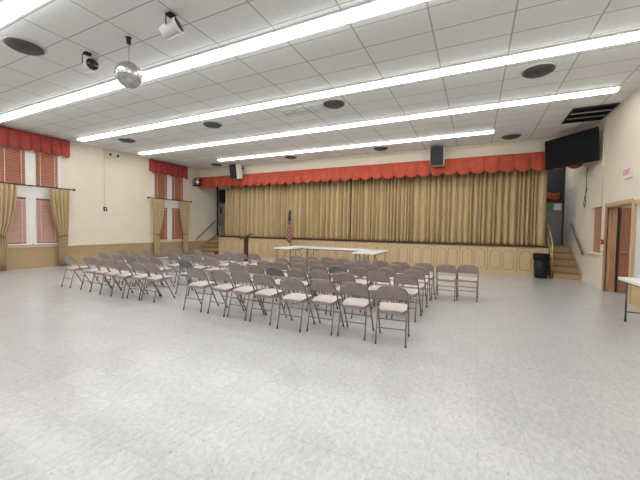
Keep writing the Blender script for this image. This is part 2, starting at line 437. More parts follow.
# scalloped valances
def valance(name, along, a, b, pos, out, ztop, zbot, drop, pitch, m, label, returns=True, cat='valance'):
    """along 'x' or 'y'; out: +1/-1 direction the front bulges to; pos: wall-side coordinate"""
    n = max(1, round((b - a) / pitch)); wdt = (b - a) / n; K = 10
    nz = 7
    rows = [[] for _ in range(nz + 1)]
    for i in range(n):
        for k in range(K + (1 if i == n - 1 else 0)):
            t_ = k / K; u = a + (i + t_) * wdt
            sc = math.sin(PI * t_) ** .75 if 0 < t_ < 1 else 0
            zb = zbot - drop * sc
            for j in range(nz + 1):
                v = j / nz
                z = ztop + (zb - ztop) * v
                bul = (.035 + .055 * v) * (math.sin(PI * t_) ** .4 if 0 < t_ < 1 else 0) + .010 * math.sin(2 * PI * t_ * 2) * v
                d = pos + out * (.08 + bul)
                rows[j].append((u, d, z) if along == 'x' else (d, u, z))
    mb = MB().sheet(rows)
    if returns:
        for e, idx in ((a, 0), (b, -1)):
            R = [[((e, pos, r[idx][2]) if along == 'x' else (pos, e, r[idx][2])), r[idx]] for r in rows]
            mb.sheet(R, smooth=False)
    # flat board along the top
    if along == 'x': mb.box(a, b, min(pos, pos + out * .1), max(pos, pos + out * .1), ztop - .02, ztop)
    else: mb.box(min(pos, pos + out * .1), max(pos, pos + out * .1), a, b, ztop - .02, ztop)
    return tag(mb.build(name, m, solid=.006), label, cat)
valance('stage_valance', 'x', XL + .02, XR - .02, YS - .004, -1, 4.12, 3.63, .13, .455, M['red'], 'long orange-red scalloped valance across the top of the stage opening', cat='valance')

# ------------------------------------------------------------------ left wall windows
def ypoint(y): return y
def blind(y0, y1, z0, z1, label, slat='blind'):
    t = thing('window_blind', (XL + .05, (y0 + y1) / 2, z0), label, 'window blind', 'red-brown wooden blinds on the left wall')
    s_ = MB(); n = int((z1 - z0 - .09) / .05)
    for k in range(n):
        z = z0 + .05 + k * .05
        M4 = Matrix.Translation((XL + .044, 0, z)) @ Matrix.Rotation(math.radians(62), 4, 'Y')
        s_.box(-.025, .025, y0, y1, -.0015, .0015, M4=M4)
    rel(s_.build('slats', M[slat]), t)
    rel(MB().box(XL + .014, XL + .074, y0, y1, z1 - .055, z1, bev=.006).build('headrail', M['blindrail']), t)
    rel(MB().box(XL + .020, XL + .066, y0, y1, z0, z0 + .028, bev=.006).build('bottom_rail', M['blindrail']), t)
    for q in (.17, .83):
        y = y0 + (y1 - y0) * q
        rel(MB().box(XL + .067, XL + .0695, y - .011, y + .011, z0 + .02, z1 - .05).build('ladder_tape', M['tape']), t)
wn = 0
for gi, (yc, gname) in enumerate(((5.43, 'nearer left-wall window pair'), (10.83, 'farther left-wall window pair'))):
    hw = .80 if gi == 0 else .82
    for side, (a, b) in (('left', (yc - hw + .02, yc - .14)), ('right', (yc + .14, yc + hw - .02))):
        wn += 1
        fr = MB()
        for (u0, u1, z0, z1) in ((a - .10, a, .84, 4.1), (b, b + .10, .84, 4.1), (a, b, 2.38, 2.78), (a, b, 4.0, 4.1)):
            fr.box(XL, XL + .028, u0, u1, z0, z1)
        wobj = structure(bpy.data.objects.new('window_%d' % wn, None)); COL.objects.link(wobj); wobj.location = (XL, (a + b) / 2, .84)
        rel(fr.build('window_frame', M['white']), wobj)
        rel(MB().box(XL + .001, XL + .012, a, b, .86, 2.38).box(XL + .001, XL + .012, a, b, 2.78, 4.0).build('pane', M['frost']), wobj)
        rel(MB().box(XL + .001, XL + .10, a - .12, b + .12, .795, .84, bev=.008).build('window_sill', M['white']), wobj)
        blind(a + .008, b - .008, 2.79, 3.99, 'red-brown wooden blind in the upper %s sash of the %s' % (side, gname))
        blind(a + .008, b - .008, .85, 2.37, '%s wooden blind in the lower %s sash of the %s' % ('sunlit' if gi == 0 else 'red-brown', side, gname), 'blindsunlit' if gi == 0 else 'blind')
    fr = MB().box(XL, XL + .026, yc - .04, yc + .04, .84, 4.1)
    tr = structure(fr.build('trim_%d' % (3 + gi), M['white']))
    # rod
    g1 = 'left wall of the hall'
    r0, r1 = yc - 1.22, yc + 1.22
    t = thing('curtain_rod', (XL + .13, yc, 2.77), 'dark curtain rod across the %s' % gname, 'curtain rod')
    rel(MB().tube([(XL + .165, r0, 2.77), (XL + .165, r1, 2.77)], .02, 8).build('rod', M['rod']), t)
    for e in (r0, r1):
        rel(MB().lathe([(.012, -.05), (.036, -.025), (.043, 0), (.036, .025), (.012, .05)], 12, M4=Matrix.Translation((XL + .165, e, 2.77)) @ Matrix.Rotation(PI / 2, 4, 'X')).build('finial', M['rod']), t)
    for e in (r0 + .08, yc, r1 - .08):
        rel(MB().box(XL + .001, XL + .165, e - .012, e + .012, 2.755, 2.785).build('bracket', M['rod']), t)
    # tied drapes
    for sgn, sd in ((-1, 'left'), (1, 'right')):
        rnd = random.Random(gi * 2 + (sgn > 0))
        t = thing('window_drape', (XL + .13, yc + sgn * .95, .02), 'beige tied-back drape on the %s side of the %s' % (sd, gname), 'drape', 'beige drapes on the left wall')
        nf = 5; rows = []
        prof = [(.01, .72, .95), (.3, .71, .95), (.8, .68, .97), (1.04, .71, .98), (1.10, .72, .975), (1.16, .70, .98), (1.5, .58, 1.0), (2.0, .49, 1.02), (2.4, .44, 1.04), (2.745, .42, 1.05)]
        ph = [rnd.uniform(-.4, .4) for _ in range(nf + 1)]
        for z, i_, o_ in prof:
            R = []
            for k in range(nf * 8 + 1):
                q = k / (nf * 8); u = yc + sgn * (i_ + (o_ - i_) * q)
                amp = .062 if z > 1.3 else .045
                d = amp * math.cos(2 * PI * q * nf + ph[int(q * nf)] * .5)
                R.append((XL + .185 + d, u, z))
            rows.append(R)
        rel(MB().sheet(rows).build('cloth', M['drape'], solid=.005), t)
        ti = MB(); c_ = yc + sgn * .847; pts = []
        for k in range(16):
            an = 2 * PI * k / 16
            pts.append((XL + .185 + .075 * math.cos(an), c_ + .125 * math.sin(an), 1.10 + sgn * .03 * math.sin(an)))
        ti.tube(pts, .016, 6, closed=True)
        rel(ti.build('tieback', M['cord']), t)
    vh = 1.14 if gi == 0 else 1.05
    valance('window_valance', 'y', yc - vh, yc + vh, XL + .002, 1, 4.53, 4.0, .10, .285, M['darkred'], 'dark red scalloped valance above the %s' % gname, cat='valance')

# ------------------------------------------------------------------ ceiling fixtures
STRIPS = [(-.20, -8, 6, 'unseen strip overhead behind the camera'), (2.235, -8, 6, 'strip nearest the camera'), (4.36, -8, 6, 'second strip from the camera'), (6.62, -8, 6, 'third strip from the camera'),  # first row is out of view, kept to light the chair backs
          (8.90, -8, 6, 'fourth strip from the camera'), (11.16, -6, 4, 'short strip nearest the stage')]
fix0 = None
def make_fixture(label):
    L = 2 * TILE - .004
    t = thing('ceiling_light', (0, 0, H), label, 'ceiling light', 'fluorescent ceiling fixtures')
    hp = [(-.122, 0), (-.122, -.036), (.122, -.036), (.122, 0)]
    MB().prism(hp, 'x', -L / 2, L / 2).build('housing', M['metal_white'], t)
    dp = [(-.115, -.0365)] + [(-.115 + .03 * (1 - math.cos(a)), -.045 - .025 * math.sin(a)) for a in (0, .5, 1.0, 1.57)] + [(.115 - .03 * (1 - math.cos(a)), -.045 - .025 * math.sin(a)) for a in (1.57, 1.0, .5, 0)] + [(.115, -.0365)]
    for a, b in ((-L / 2 + .0105, -.004), (.004, L / 2 - .0105)):
        MB().prism(dp, 'x', a, b).build('diffuser', M['lamp'], t)
    for e in (-1, 1):
        MB().box(e * (L / 2 - .005) - .005, e * (L / 2 - .005) + .005, -.1225, .1225, -.072, -.0, bev=.003).build('end_cap', M['metal_white'], t)
    MB().box(-.0035, .0035, -.117, .117, -.071, -.037).build('lens_clip', M['ventrim'], t)
    return t
for (y, c0, c1, nm) in STRIPS:
    n = (c1 - c0) // 2
    for k in range(n):
        lab = 'lit white fluorescent fixture, %s from the left in the %s' % (ORD[k], nm)
        loc = (cx(c0 + 2 * k + 1), y, H)
        if fix0 is None:
            fix0 = make_fixture(lab); fix0.location = loc
        else: dup(fix0, loc, 0, lab)

# round ceiling vents
def make_round(label):
    t = thing('round_ceiling_vent', (0, 0, H), label, 'ceiling vent', 'round ceiling air vents')
    MB().lathe([(.27, -.03), (.285, -.022), (.295, 0)], 32).build('rim', M['ventrim'], t)
    for k in range(4):
        r = .262 - k * .060
        MB().lathe([(r - .05, -.075 + .008 * k), (r, -.045 + .004 * k), (r, -.030)], 32).build('cone', M['vent'], t)
    return t
r0 = None
for x, y, lab in ((-7.05, 2.8, 'round dark ceiling vent nearest the camera, at the upper left of the photo'),
                  (-11.3, 7.33, 'round dark ceiling vent nearest the left wall, behind the third light strip'),
                  (-7.15, 7.25, 'round dark ceiling vent behind the third light strip, left of centre'),
                  (-3.2, 7.25, 'round dark ceiling vent at centre, beside the pale slotted ceiling panel'),
                  (.98, 7.33, 'large round dark ceiling vent towards the right end of the third light strip'),
                  (-11.5, 11.95, 'small round vent near the stage, left of the left hanging loudspeaker'),
                  (-7.25, 11.9, 'small round vent near the stage, right of the left hanging loudspeaker'),
                  (-3.3, 11.9, 'small round vent near the stage, left of the right hanging loudspeaker'),
                  (.94, 12.0, 'round vent near the stage, between right hanging loudspeaker and television')):
    if r0 is None: r0 = make_round(lab); r0.location = (x, y, H)
    else: dup(r0, (x, y, H), 0, lab)

# pale slotted vent
t = thing('slotted_vent', (-4.1, 7.42, H), 'pale slotted air panel in the ceiling between the third and fourth light strips', 'ceiling vent')
MB().box(-.64, .64, -.30, .30, -.02, 0, bev=.006).build('panel', M['ceiling'], t)
for k in range(3):
    x = -.42 + k * .42
    MB().box(x - .17, x + .17, -.02, .02, -.026, -.018).box(x - .17, x - .14, -.22, .22, -.026, -.018).box(x + .14, x + .17, -.22, .22, -.026, -.018).build('slot', M['ventrim'], t)
# dark louvre at right
t = thing('return_grille', (2.53, 10.56, H), 'large dark louvred return grille in the ceiling above the television', 'ceiling vent')
MB().box(-.42, .42, -.60, .60, -.012, 0).build('backing', M['ventdark'], t)
MB().box(-.44, .44, -.62, -.58, -.03, 0).box(-.44, .44, .58, .62, -.03, 0).box(-.44, -.41, -.58, .58, -.03, 0).box(.41, .44, -.58, .58, -.03, 0).build('frame', M['ventdark'], t)
for k in range(2):
    y = -.2 + k * .4
    MB().box(-.41, .41, y - .018, y + .018, -.034, -.012).build('divider', M['ventrim'], t)
lv = MB()
for k in range(18):
    y = -.55 + k * .065
    if min(abs(y + .2), abs(y - .2)) > .03:
        lv.box(-.41, .41, -.02, .02, -.001, .001, M4=Matrix.Translation((0, y, -.022)) @ Matrix.Rotation(.6, 4, 'X'))
lv.build('louvres', M['ventdark'], t)

# ------------------------------------------------------------------ hanging things
t = thing('mirror_ball', (-5.2, 3.42, H), 'silver mirror ball hanging from the ceiling between the two spotlights', 'mirror ball')
prof = [(.004, -.805)]
NB = 16
for k in range(1, NB): prof.append((.205 * math.sin(PI * k / NB), -.60 - .205 * math.cos(PI * k / NB)))
prof.append((.004, -.395))
MB().lathe(prof, 30, smooth=False).build('ball', M['mirror'], t)
MB().tube([(0, 0, -.39), (0, 0, -.09)], .006, 6).build('rod', M['chrome'], t)
MB().lathe([(.028, -.10), (.035, -.06), (.035, -.012), (.05, 0)], 12).build('motor', M['black'], t)
MB().tube([(.03, .01, -.01), (.05, .03, -.12), (.02, .01, -.3)], .003, 5).build('cord', M['metal_white'], t)

def spotlight(x, y, axis, ctr, label):
    t = thing('spotlight', (x, y, H), label, 'spotlight')
    ax = Vector(axis).normalized(); c = Vector(ctr)
    q = Vector((0, 0, 1)).rotation_difference(ax).to_matrix().to_4x4(); M4 = Matrix.Translation(c) @ q
    MB().lathe([(.04, -.15), (.085, -.135), (.095, -.10), (.095, .09), (.108, .095), (.108, .14)], 20, M4=M4).build('housing', M['spotgrey'], t)
    MB().lathe([(.098, .138), (.096, .146)], 20, M4=M4).build('lens', M['lens'], t)
    side = ax.cross(Vector((0, 0, 1))).normalized()
    a, b = c + side * .115, c - side * .115
    MB().tube([a, Vector((a.x, a.y, -.06)), Vector((0, 0, -.035)), Vector((b.x, b.y, -.06)), b], .008, 6).build('yoke', M['black'], t)
    MB().box(-.05, .05, -.05, .05, -.035, 0, bev=.005).build('ceiling_clamp', M['black'], t)
spotlight(-6.33, 3.40, (.95, -.22, -.08), (.02, .03, -.22), 'small white spotlight with dark lens facing the camera, left of the mirror ball')
spotlight(-4.06, 3.30, (.80, .25, .35), (.0, .0, -.22), 'small white spotlight turned sideways, right of the mirror ball')

def speaker(x, y, z, rz, label):
    y -= .12
    t = thing('loudspeaker', (x, y, z), label, 'loudspeaker', 'loudspeakers hung above the stage', rz)
    R = Matrix.Rotation(math.radians(8), 4, 'X')
    MB().box(-.235, .235, -.15, .22, -.35, .35, bev=.015, M4=R).build('cabinet', M['white'], t)
    MB().box(-.225, .225, -.166, -.15, -.34, .34, bev=.006, M4=R).build('grille', M['blackcloth'], t)
    MB().box(-.03, .03, .10, .505, .18, .24).build('bracket', M['rod'], t)
speaker(-10.62, 12.42, 4.20, -.12, 'left hanging loudspeaker, black front and white side, above the valance')
speaker(-1.32, 12.42, 4.17, .02, 'right hanging loudspeaker, black front seen straight on, above the valance')

# television
def television():
    t = thing('television', (2.39, 11.61, 3.88), 'large black flat television angled down in the corner right of the valance', 'television')
    ax = Vector((math.cos(-.904), math.sin(-.904), 0)); up = Vector((0, 0, 1)); n = ax.cross(up)
    tl = -.087
    vz = math.cos(tl) * up - math.sin(tl) * n * 1.0 if False else math.cos(tl) * up + math.sin(tl) * (-n)
    nn = ax.cross(vz)
    M4 = Matrix((ax, vz, nn)).transposed().to_4x4()
    w2, h2 = .79, .45
    MB().box(-w2, w2, -h2, h2, -.045, .0, bev=.008, M4=M4).box(-.5, .5, -.32, .2, -.08, -.045, bev=.01, M4=M4).build('casing', M['black'], t)
    MB().box(-w2 + .012, w2 - .012, -h2 + .02, h2 - .012, 0, .004, M4=M4).build('screen', M['screen'], t)
    MB().tube([M4 @ Vector((.1, 0, -.08)), Vector((.40, .35, 0)), Vector((.602, .35, 0))], .03, 8).build('mount_arm', M['black'], t)
    MB().box(.575, .605, .22, .48, -.16, .16).build('wall_plate', M['black'], t)
television()

# ------------------------------------------------------------------ folding chairs
def make_chair(label, vinyl, seatm, steel, name):
    t = thing(name, (0, 0, 0), label, 'chair', 'padded folding chairs set out in rows')
    hw = .20
    def main(z):  # slanted main tube: y at height z
        return .245 + (-.185 - .245) * z / .76
    # arched back tube from the seat up
    pts = [(-hw, main(.43), .43), (-hw, main(.615), .615)]
    for k in range(1, 8):
        a = PI - PI * k / 8
        zz = .63 + .13 * math.sin(a) ** .85
        pts.append((hw * (abs(math.cos(a)) ** .65) * (1 if math.cos(a) > 0 else -1), main(zz), zz))
    pts += [(hw, main(.615), .615), (hw, main(.43), .43)]
    MB().tube(pts, .0115, 8).build('back_frame', steel, t)
    # padded backrest following the arch
    bk = MB(); rows = []
    zs = [.585, .593, .62, .655, .69, .72, .74, .75]
    for z in zs:
        if z <= .63: w_ = hw - .008
        else: w_ = (hw - .008) * max(0, 1 - ((z - .63) / .122) ** 2.0) ** .5
        w_ -= .012 if z == .585 else 0
        R = []
        for k in range(13):
            q = -1 + k / 6; x = w_ * q
            R.append((x, z, .010 * (q * q) ))
        rows.append(R)
    def place(R, off): return [(x, main(z) - .02 + cv + off * (1 if 0 else 1), z + off * .5) for x, z, cv in R]
    front = [place(R, .024) for R in rows]; back = [place(R, -.008) for R in rows]
    bk.sheet(front); bk.sheet(back)
    bk.sheet([front[0], back[0]], smooth=False); bk.sheet([front[-1], back[-1]], smooth=False)
    bk.sheet([[r[0] for r in front], [r[0] for r in back]], smooth=False); bk.sheet([[r[-1] for r in front], [r[-1] for r in back]], smooth=False)
    bk.build('backrest', vinyl, t)
    # seat pad
    s_ = MB(); rows = []
    y0, y1 = -.155, .235
    def outline(y):
        q = (y - y0) / (y1 - y0)
        w_ = .178 + .012 * q
        if q < .12: w_ -= .05 * (1 - (q / .12)) ** 2
        if q > .85: w_ -= .07 * ((q - .85) / .15) ** 2
        return w_
    ys = [y0 + (y1 - y0) * k / 12 for k in range(13)]
    top = []; bot = []; edge = []
    for y in ys:
        q = (y - y0) / (y1 - y0); w_ = outline(y); zt = .452 + .014 * math.sin(PI * q) ** .6 - .012 * (q > .9) * (q - .9) * 10 + .012 * q
        top.append([(w_ * u, y, zt - .012 * abs(u) ** 5 - .010 * (q in (0, 1))) for u in [-1, -.9, -.7, -.35, 0, .35, .7, .9, 1]])
        bot.append([(w_ * u * .97, y, .395 + .02 * q) for u in [-1, -.9, -.7, -.35, 0, .35, .7, .9, 1]])
    s_.sheet(top)
    s_.build('seat', seatm, t)
    p = MB()
    p.sheet(bot, mi=0); p.sheet([[r[0] for r in top], [r[0] for r in bot]]); p.sheet([[r[-1] for r in top], [r[-1] for r in bot]])
    p.sheet([top[0], bot[0]]); p.sheet([top[-1], bot[-1]])
    p.build('seat_pan', vinyl, t)
    # legs
    for sx in (-1, 1):
        lg = MB().tube([(sx * hw, main(.43), .43), (sx * hw, main(.02), .02)], .0115, 8).build('leg', steel, t)
        MB().tube([(sx * hw, main(.045), .045), (sx * hw, main(.0) , .001)], .0135, 8).build('rubber_foot', M['rubber'], lg)
        lg = MB().tube([(sx * .186, -.13, .425), (sx * .190, -.225, .02)], .0105, 8).build('leg', steel, t)
        MB().tube([(sx * .190, -.219, .045), (sx * .190, -.230, .001)], .0125, 8).build('rubber_foot', M['rubber'], lg)
        MB().tube([(sx * .200, main(.43), .43), (sx * .188, -.13, .425)], .008, 6).build('hinge_bar', steel, t)
    MB().tube([(-hw, main(.25), .25), (hw, main(.25), .25)], .008, 6).build('cross_bar', steel, t)
    MB().tube([(-.188, -.18, .21), (.188, -.18, .21)], .008, 6).build('cross_bar', steel, t)
    return t

BLOCKS = [
  ('right-hand block', [
    ('nearest row', [(-4.49, 4.10), (-3.90, 4.10), (-3.46, 4.10), (-2.99, 4.08), (-2.42, 4.00), (-1.97, 4.10), (-1.50, 4.12), (-.97, 4.10)]),
    ('second row', [(-4.37, 5.05), (-3.89, 5.03), (-3.40, 4.99, 'b'), (-2.94, 5.03), (-2.48, 5.05), (-2.01, 5.02), (-1.50, 5.34), (-1.02, 5.34)]),
    ('third row', [(-4.24, 5.84), (-3.81, 5.78), (-3.36, 5.83), (-2.91, 5.86), (-2.46, 5.85, 'b'), (-2.01, 5.84), (-1.53, 6.02), (-1.01, 6.02)]),
    ('fourth row', [(-4.28, 6.62), (-3.84, 6.62), (-3.39, 6.64), (-2.93, 6.62), (-2.47, 6.60), (-2.01, 6.56), (-1.52, 6.68), (-1.02, 6.66)]),
    ('farthest row', [(-4.23, 7.28), (-3.78, 7.27), (-3.36, 7.35), (-2.93, 7.31), (-2.42, 7.24), (-1.98, 7.34), (-1.52, 7.29), (-1.01, 7.33), (-.54, 7.32), (-.12, 7.45)])]),
  ('left-hand block', [
    ('nearest row', [(-8.72, 4.20), (-7.93, 4.21), (-7.50, 4.17), (-7.07, 4.14), (-6.64, 4.12), (-6.21, 4.18), (-5.78, 4.19)]),
    ('second row', [(-8.95, 5.12), (-8.22, 5.02), (-7.76, 5.06), (-7.30, 5.07), (-6.85, 5.06), (-5.73, 4.97, 'b')]),
    ('third row', [(-9.20, 5.80), (-8.74, 5.84), (-7.26, 5.90), (-6.81, 5.93), (-6.35, 5.86), (-5.74, 5.72)]),
    ('fourth row', [(-9.20, 6.57), (-6.72, 6.74), (-6.24, 6.63), (-5.80, 6.65)]),
    ('farthest row', [(-9.16, 7.22), (-8.72, 7.26), (-7.82, 7.30), (-6.62, 7.36), (-6.08, 7.26), (-5.58, 7.20)])])]
proto = {}
rnd = random.Random(11)
for bn, rws in BLOCKS:
    for rn, ch in rws:
        for k, c in enumerate(ch):
            blue = len(c) > 2
            rz = rnd.uniform(-.035, .035)
            if rn == 'nearest row' and bn[0] == 'r': rz = (.10, -.06, -.04, .02, .03, .02, .05, .12)[k]
            if rn == 'nearest row' and bn[0] == 'l': rz = rnd.uniform(-.02, .02)
            x, y = c[0], c[1] + .185   # c is where the top of the back stands
            lab = '%s padded folding chair, %s from the left in the %s of the %s' % ('blue-grey' if blue else 'taupe', ORD[k], rn, bn)
            if lab.count(' ') > 15: lab = lab.replace(' padded', '')
            if blue not in proto:
                proto[blue] = make_chair(lab, M['bluegrey' if blue else 'taupe'], M['seat'], M['bluesteel' if blue else 'steel'], 'folding_chair')
                proto[blue].location = (x, y, 0); proto[blue].rotation_euler = (0, 0, rz)
            else: dup(proto[blue], (x, y, 0), rz, lab)

# ------------------------------------------------------------------ folding tables
def make_table(x0, x1, y0, y1, label, long='x'):
    t = thing('folding_table', ((x0 + x1) / 2, (y0 + y1) / 2, 0), label, 'table', 'white folding tables')
    L = (x1 - x0) if long == 'x' else (y1 - y0); W = (y1 - y0) if long == 'x' else (x1 - x0)
    R = Matrix.Identity(4) if long == 'x' else Matrix.Rotation(PI / 2, 4, 'Z')
    r = .05; pts = []
    for cxx, cyy, a0 in ((L / 2 - r, W / 2 - r, 0), (-L / 2 + r, W / 2 - r, 90), (-L / 2 + r, -W / 2 + r, 180), (L / 2 - r, -W / 2 + r, 270)):
        pts += [(cxx + r * math.cos(math.radians(a0 + a)), cyy + r * math.sin(math.radians(a0 + a))) for a in range(0, 91, 15)]
    def ring(s, z): return [R @ Vector((x * s, y * s, z)) for x, y in pts]
    mb = MB(); n = len(pts)
    rings = [ring(.99, .695), ring(1, .70), ring(1, .733), ring(.994, .74)]
    vs = [v for q in rings for v in q]
    fs = [(i * n + k, i * n + (k + 1) % n, (i + 1) * n + (k + 1) % n, (i + 1) * n + k) for i in range(3) for k in range(n)] + [tuple(range(n))[::-1], tuple(3 * n + k for k in range(n))]
    mb.add(vs, fs).build('tabletop', M['plastic'], t)
    MB().box(-L / 2 + .12, L / 2 - .12, -W / 2 + .06, -W / 2 + .085, .66, .694, M4=R).box(-L / 2 + .12, L / 2 - .12, W / 2 - .085, W / 2 - .06, .66, .694, M4=R).build('apron_rail', M['greysteel'], t)
    for e in (-1, 1):
        x = e * (L / 2 - .17)
        for s_ in (-1, 1):
            lg = MB().tube([R @ Vector(p) for p in ((x, s_ * (W / 2 - .08), .69), (x, s_ * (W / 2 - .08), .02))], .014, 8).build('leg', M['greysteel'], t)
            MB().tube([R @ Vector(p) for p in ((x, s_ * (W / 2 - .08), .05), (x, s_ * (W / 2 - .08), .001))], .018, 8).build('rubber_foot', M['rubber'], lg)
        MB().tube([R @ Vector(p) for p in ((x, -W / 2 + .08, .17), (x, W / 2 - .08, .17))], .011, 6).build('cross_bar', M['greysteel'], t)
        MB().tube([R @ Vector(p) for p in ((x, 0, .17), (x, 0, .40), (x - e * .42, 0, .69))], .010, 6).build('brace', M['greysteel'], t)
    return t
make_table(-6.92, -6.18, 10.15, 11.9, 'white folding table end-on at the left, below the stage flag', 'y')
make_table(-6.15, -3.62, 11.05, 11.80, 'long white folding table at centre, between the two end-on tables', 'x')
make_table(-3.58, -2.80, 9.75, 11.45, 'white folding table end-on at the right, behind the rows of chairs', 'y')
make_table(2.24, 2.97, 5.40, 7.24, 'white folding table cut off at the right edge, against the right wall', 'y')

# ------------------------------------------------------------------ lectern
t = thing('lectern', (-8.85, 10.95, 0), 'dark wood lectern with slanted top, standing before the stage', 'lectern', rz=-.75)
MB().box(-.24, .24, -.20, .20, 0, .05, bev=.01).build('base', M['darkwood'], t)
MB().box(-.09, .09, -.09, .09, .05, 1.08, bev=.01).build('column', M['darkwood'], t)
M4 = Matrix.Translation((0, 0, 1.12)) @ Matrix.Rotation(math.radians(26), 4, 'X')
MB().box(-.33, .33, -.27, .27, -.03, .0, bev=.006, M4=M4).build('reading_board', M['darkwood'], t)
MB().box(-.33, .33, -.285, -.265, -.03, .03, bev=.004, M4=M4).build('book_lip', M['darkwood'], t)
MB().tube([(.03, .1, 1.14), (.03, .1, 1.35), (.03, -.02, 1.47), (.03, -.08, 1.48)], .009, 6).build('microphone_stem', M['jambwood'], t)

# ------------------------------------------------------------------ flags
def flag(x, y, z, label, s=1.0):
    t = thing('flag', (x, y, z), label, 'flag', 'flags on poles by the stage')
    MB().lathe([(.17, 0), (.17, .02), (.06, .05), (.03, .12), (.018, .14)], 20).build('base', M['brass'], t)
    MB().tube([(0, 0, .1), (0, 0, 2.35 * s)], .014, 8).build('pole', M['darkwood'], t)
    MB().lathe([(.008, 2.35 * s), (.028, 2.38 * s), (.022, 2.42 * s), (.004, 2.50 * s)], 10).build('finial', M['brass'], t)
    nu, nv = 48, 40; rows = []
    for j in range(nv + 1):
        v = j / nv; ztop = 2.30 * s
        wdt = .04 + .11 * v ** .7
        R = []
        for i in range(nu + 1):
            u = i / nu
            a = u * 2 * PI * 3.0
            x_ = -.02 + wdt * (-.9 + 1.8 * u) + .012 * math.sin(a * 2)
            y_ = -.03 - (.02 + .05 * v) * (1 + math.sin(a))
            z_ = ztop - v * 1.42 * s - .10 * abs(u - .45) * (1 - v) * 2 + .05 * math.sin(a * .5) * v
            R.append((x_, y_, z_))
        rows.append(R)
    mb = MB().sheet(rows)
    k = 0
    for j in range(nv):
        for i in range(nu):
            u, v = i / nu, j / nv
            if v + .35 * abs(u - .5) < .42: m_ = 2 if ((i * 7 + j * 13) % 29) else 1
            else: m_ = int((v * 1.0 + .9 * abs(u - .5)) * 15) % 2
            mb.mi[k] = m_; k += 1
    mb.build('cloth', [M['flagred'], M['flagwhite'], M['flagblue']], t, solid=.004)
flag(-7.57, 12.5, 0, 'striped red, white and blue flag on a pole before the gold curtain')
flag(-13.20, 14.15, SH, 'striped flag on the stage at the far left end, half hidden by curtain', .72)

# ------------------------------------------------------------------ bin
t = thing('trash_can', (1.95, 12.47, 0), 'black trash can standing against the stage front beside the stairs', 'trash can')
MB().lathe([(.165, 0), (.175, .02), (.205, .74), (.195, .74), (.165, .04)], 28).build('body', M['black'], t)
MB().lathe([(.205, .72), (.218, .73), (.218, .755), (.205, .765), (.19, .755)], 28).build('rim', M['black'], t)
bg = []
for k in range(41):
    a = 2 * PI * k / 40
    bg.append([((.2205 + .006 * math.sin(a * 9)) * math.cos(a), (.2205 + .006 * math.sin(a * 9)) * math.sin(a), .60 + .02 * math.sin(a * 5)), (.226 * math.cos(a), .226 * math.sin(a), .75), (.215 * math.cos(a), .215 * math.sin(a), .785), (.19 * math.cos(a), .19 * math.sin(a), .74)])
MB().sheet(bg).build('bin_liner', M['bag'], t)

# ------------------------------------------------------------------ right wall fittings
# pass-through hatch
d = structure(bpy.data.objects.new('window_5', None)); COL.objects.link(d); d.location = (XR, 11.3, .9)
rel(MB().box(XR - .10, XR + .22, 10.86, 11.82, .90, .945, bev=.008).build('counter_sill', M['cap']), d)
sh = MB()
for k in range(6):
    y = 10.9 + k * .1417
    sh.box(XR + .075, XR + .105, y, y + .1377, .945, 2.2, bev=.004)
rel(sh.build('shutter', M['doorwood']), d)
rel(MB().box(XR + .0, XR + .07, 10.9, 10.93, .945, 2.2).build('jamb', M['doorwood']), d)

# doorway lining, open door, glazed screen
d = structure(bpy.data.objects.new('door_1', None)); COL.objects.link(d); d.location = (XR, 9.85, 0)
jm = MB()
for k in range(2): jm.box(XR + .0 + k * .105, XR + .10 + k * .105, 10.50, 10.548, 0, 2.16, bev=.006)
jm.box(XR - .02, XR + .035, 10.50, 10.60, 0, 2.24, bev=.006)
rel(jm.build('jamb', M['doorwood']), d)
rel(MB().box(XR, XR + .22, 9.12, 10.50, 2.14, 2.20).box(XR - .02, XR + .03, 9.05, 10.5, 2.16, 2.24).build('door_head', M['jambwood']), d)
rel(MB().box(XR - .01, XR + .12, 8.98, 9.08, 0, 2.2, bev=.006).build('post', M['jambwood']), d)
lf = rel(MB().box(XR + .26, XR + 1.18, 10.44, 10.485, .01, 2.12, bev=.006).build('door_leaf', M['leafwood']), d)
h = rel(MB().box(XR + .215, XR + .25, 10.49, 10.54, 0, 2.14).build('door_gap_shade', M['darktrim']), d)  # black strip standing in for the shaded gap between jamb and leaf
rel(MB().tube([(XR + .31, 10.44, 1.02), (XR + .31, 10.39, 1.02), (XR + .41, 10.39, 1.02)], .012, 8).build('door_handle', M['chrome']), d)
d = structure(bpy.data.objects.new('window_6', None)); COL.objects.link(d); d.location = (XR, 8.2, 0)
rel(MB().box(XR + .02, XR + .09, 7.3, 8.98, 0, .42, bev=.004).build('lower_panel', M['lightwood']), d)
rel(MB().box(XR, XR + .11, 7.3, 8.98, .42, .48).box(XR, XR + .11, 7.3, 8.98, 2.12, 2.2).box(XR, XR + .11, 8.10, 8.18, .48, 2.12).box(XR, XR + .11, 7.3, 7.36, .48, 2.12).build('window_frame', M['jambwood']), d)
rel(MB().box(XR + .05, XR + .06, 7.36, 8.10, .48, 2.12).box(XR + .05, XR + .06, 8.18, 8.98, .48, 2.12).build('pane', M['frost']), d)

